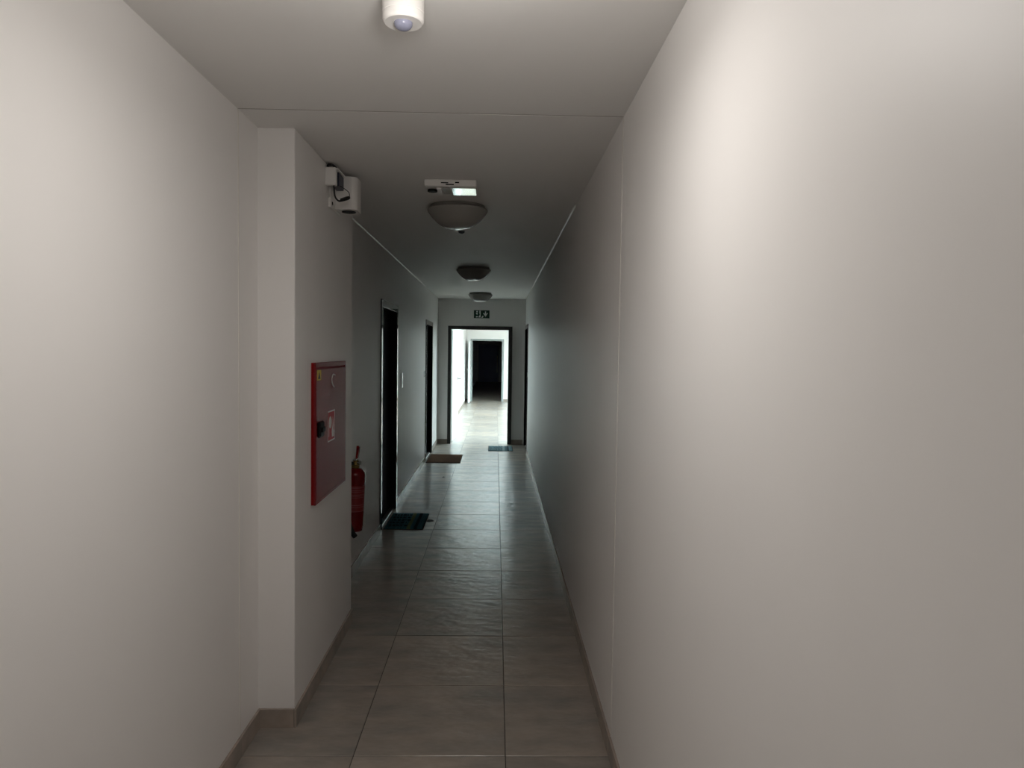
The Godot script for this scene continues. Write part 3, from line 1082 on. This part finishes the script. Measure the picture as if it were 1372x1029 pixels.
func wall_switch(x: float, s: float, y: float, z: float, label: String, gangs: int, sk := 0.0) -> void:
	var o := thing("light_switch", Vector3(x, y, z), label, "switch", "wall switches beside the doors")
	skew = sk
	var st := mb()
	var hh := 0.0405 * gangs
	bx(st, Vector3(x + s * 0.0005, y - hh, z - 0.0405), Vector3(x + s * 0.0095, y + hh, z + 0.0405), 0.001)
	obj("plate", st, M.switch_white, o)
	for g in gangs:
		var yc := y - hh + 0.0405 * (2 * g + 1)
		st = mb()
		bx(st, Vector3(x + s * 0.0095, yc - 0.034, z - 0.034), Vector3(x + s * 0.0125, yc + 0.034, z + 0.034), 0.001)
		obj("rocker", st, M.switch_white, o)
	done()

func mat_texture(seed_: int, base: Color, dark: Color, alt: Color) -> ImageTexture:
	var r := RandomNumberGenerator.new()
	r.seed = seed_
	var im := Image.create(256, 256, false, Image.FORMAT_RGB8)
	im.fill(base)
	# woven bands across, printed blocks and dashes like worn lettering
	for x in range(0, 256, 4):
		var k := 0.85 + 0.3 * r.randf()
		im.fill_rect(Rect2i(x, 0, 4, 256), Color(base.r * k, base.g * k, base.b * k))
	im.fill_rect(Rect2i(148, 0, 26, 256), alt)
	im.fill_rect(Rect2i(198, 0, 22, 256), dark)
	for row in 5:
		var x := 14
		while x < 140:
			var w := 8 + r.randi() % 18
			im.fill_rect(Rect2i(x, 24 + row * 44, w, 16 + r.randi() % 10), dark)
			x += w + 6 + r.randi() % 8
	for k in 6000:
		var px := r.randi() % 256
		var py := r.randi() % 256
		var c := im.get_pixel(px, py)
		var q := 0.7 + 0.6 * r.randf()
		im.set_pixel(px, py, Color(c.r * q, c.g * q, c.b * q))
	return ImageTexture.create_from_image(im)

func doormat(x0: float, x1: float, z0: float, z1: float, m: StandardMaterial3D, label: String) -> void:
	var o := thing("doormat", Vector3((x0 + x1) / 2, 0, (z0 + z1) / 2), label, "doormat", "doormats on the corridor floor")
	var st := mb()
	bx(st, Vector3(x0, 0.0005, z0), Vector3(x1, 0.006, z1), 0.002)
	obj("backing", st, M.mat_rim, o)
	st = mb()
	# pile: bevelled pad with uv 0..1
	var b := 0.012
	var y := 0.0115
	var ps := [Vector3(x0 + b, y, z0 + b), Vector3(x1 - b, y, z0 + b), Vector3(x1 - b, y, z1 - b), Vector3(x0 + b, y, z1 - b)]
	var us := [Vector2(0, 1), Vector2(1, 1), Vector2(1, 0), Vector2(0, 0)]
	var n := Vector3.UP
	tri(st, place(ps[0]), place(ps[1]), place(ps[2]), n, us[0], us[1], us[2])
	tri(st, place(ps[0]), place(ps[2]), place(ps[3]), n, us[0], us[2], us[3])
	for k in 4:
		var a: Vector3 = ps[k]
		var c: Vector3 = ps[(k + 1) % 4]
		var mid: Vector3 = (ps[0] + ps[2]) * 0.5
		var outw: Vector3 = (a + c) * 0.5 - mid
		outw.y = 0
		outw = outw.normalized()
		var la := Vector3(a.x + signf(a.x - mid.x) * 0.006, 0.006, a.z + signf(a.z - mid.z) * 0.006)
		var lc := Vector3(c.x + signf(c.x - mid.x) * 0.006, 0.006, c.z + signf(c.z - mid.z) * 0.006)
		var nn := v(outw + Vector3(0, 1, 0)).normalized()
		tri(st, place(a), place(c), place(lc), nn, us[k], us[(k + 1) % 4], us[(k + 1) % 4])
		tri(st, place(a), place(lc), place(la), nn, us[k], us[(k + 1) % 4], us[k])
	obj("pile", st, m, o)
	done()

func floor_spot(x: float, z: float, rx: float, rz: float, label: String) -> void:
	var st := mb()
	org = Vector3(x, 0, z)
	var out := PackedVector2Array()
	var n := 18
	for k in n:
		var a := TAU * k / n
		var w := 1.0 + 0.14 * sin(3.0 * a + x * 9.0) + 0.08 * sin(5.0 * a)
		out.append(Vector2(rx * cos(a) * w, rz * sin(a) * w))
	plate(st, Vector3(x, 0.0003, z), Vector3(1, 0, 0), Vector3(0, 0, -1), out, 0.0015)
	var o := obj("floor_spot", st, M.floor_spot)
	o.position = v(org)
	tag(o, label, "spot")
	done()

func make_fittings() -> void:
	ceiling_lamp(-0.16, 1.5, true, "lit white dome ceiling lamp nearest the camera, before the motion sensor")
	ceiling_lamp(-0.25, 4.51, false, "unlit white dome ceiling lamp just behind the emergency light unit")
	ceiling_lamp(-0.25, 7.77, false, "unlit white dome ceiling lamp halfway down the corridor, between the two others in view")
	ceiling_lamp(-0.25, 11.1, false, "unlit white dome ceiling lamp nearest the exit sign")
	motion_sensor(-0.247, 1.872, "round white motion sensor with bluish lens on the near ceiling", "lens")
	motion_sensor(-0.25, 5.03, "small round motion sensor half hidden behind the first unlit dome lamp", "lens_dark")
	make_emergency_light()
	make_wall_unit()
	make_hose_cabinet()
	make_extinguisher()
	make_exit_sign()
	wall_switch(XF, 1.0, 1.284, 7.62, "white double switch on the left wall between the two black doors, nearer the first", 2)
	wall_switch(XF, 1.0, 1.276, 10.02, "white switch on the left wall just before the second black door", 1)
	wall_switch(XR, -1.0, 1.25, 11.1, "white switch on the right wall beside the last black door", 1, 0.0032)
	var teal := mat("teal_mat", Color.WHITE, 0.95)
	teal.metallic_specular = 0.12
	teal.albedo_texture = mat_texture(51, rgb(60, 102, 112), rgb(26, 42, 50), rgb(104, 122, 92))
	var blue := mat("blue_mat", Color.WHITE, 0.95)
	blue.metallic_specular = 0.2
	blue.albedo_texture = mat_texture(77, rgb(92, 116, 122), rgb(52, 66, 72), rgb(140, 158, 160))
	doormat(-0.985, -0.632, 6.352, 6.97, teal, "dark teal striped doormat before the first black door")
	doormat(-0.986, -0.49, 10.195, 11.0, M.brown_mat, "brown coir doormat before the second black door")
	doormat(-0.105, 0.297, 11.475, 12.055, blue, "grey-blue patterned doormat before the lobby doorway")
	floor_spot(-0.60, 6.70, 0.032, 0.05, "dark round spot on the floor tile right of the teal doormat")
	floor_spot(-0.645, 9.05, 0.014, 0.03, "tiny dark spot on the floor tile in front of the brown doormat")

func _ready() -> void:
	set_camera()
	set_world()
	make_materials()
	make_shell()
	make_floor()
	make_skirtings()
	make_doors()
	make_fittings()
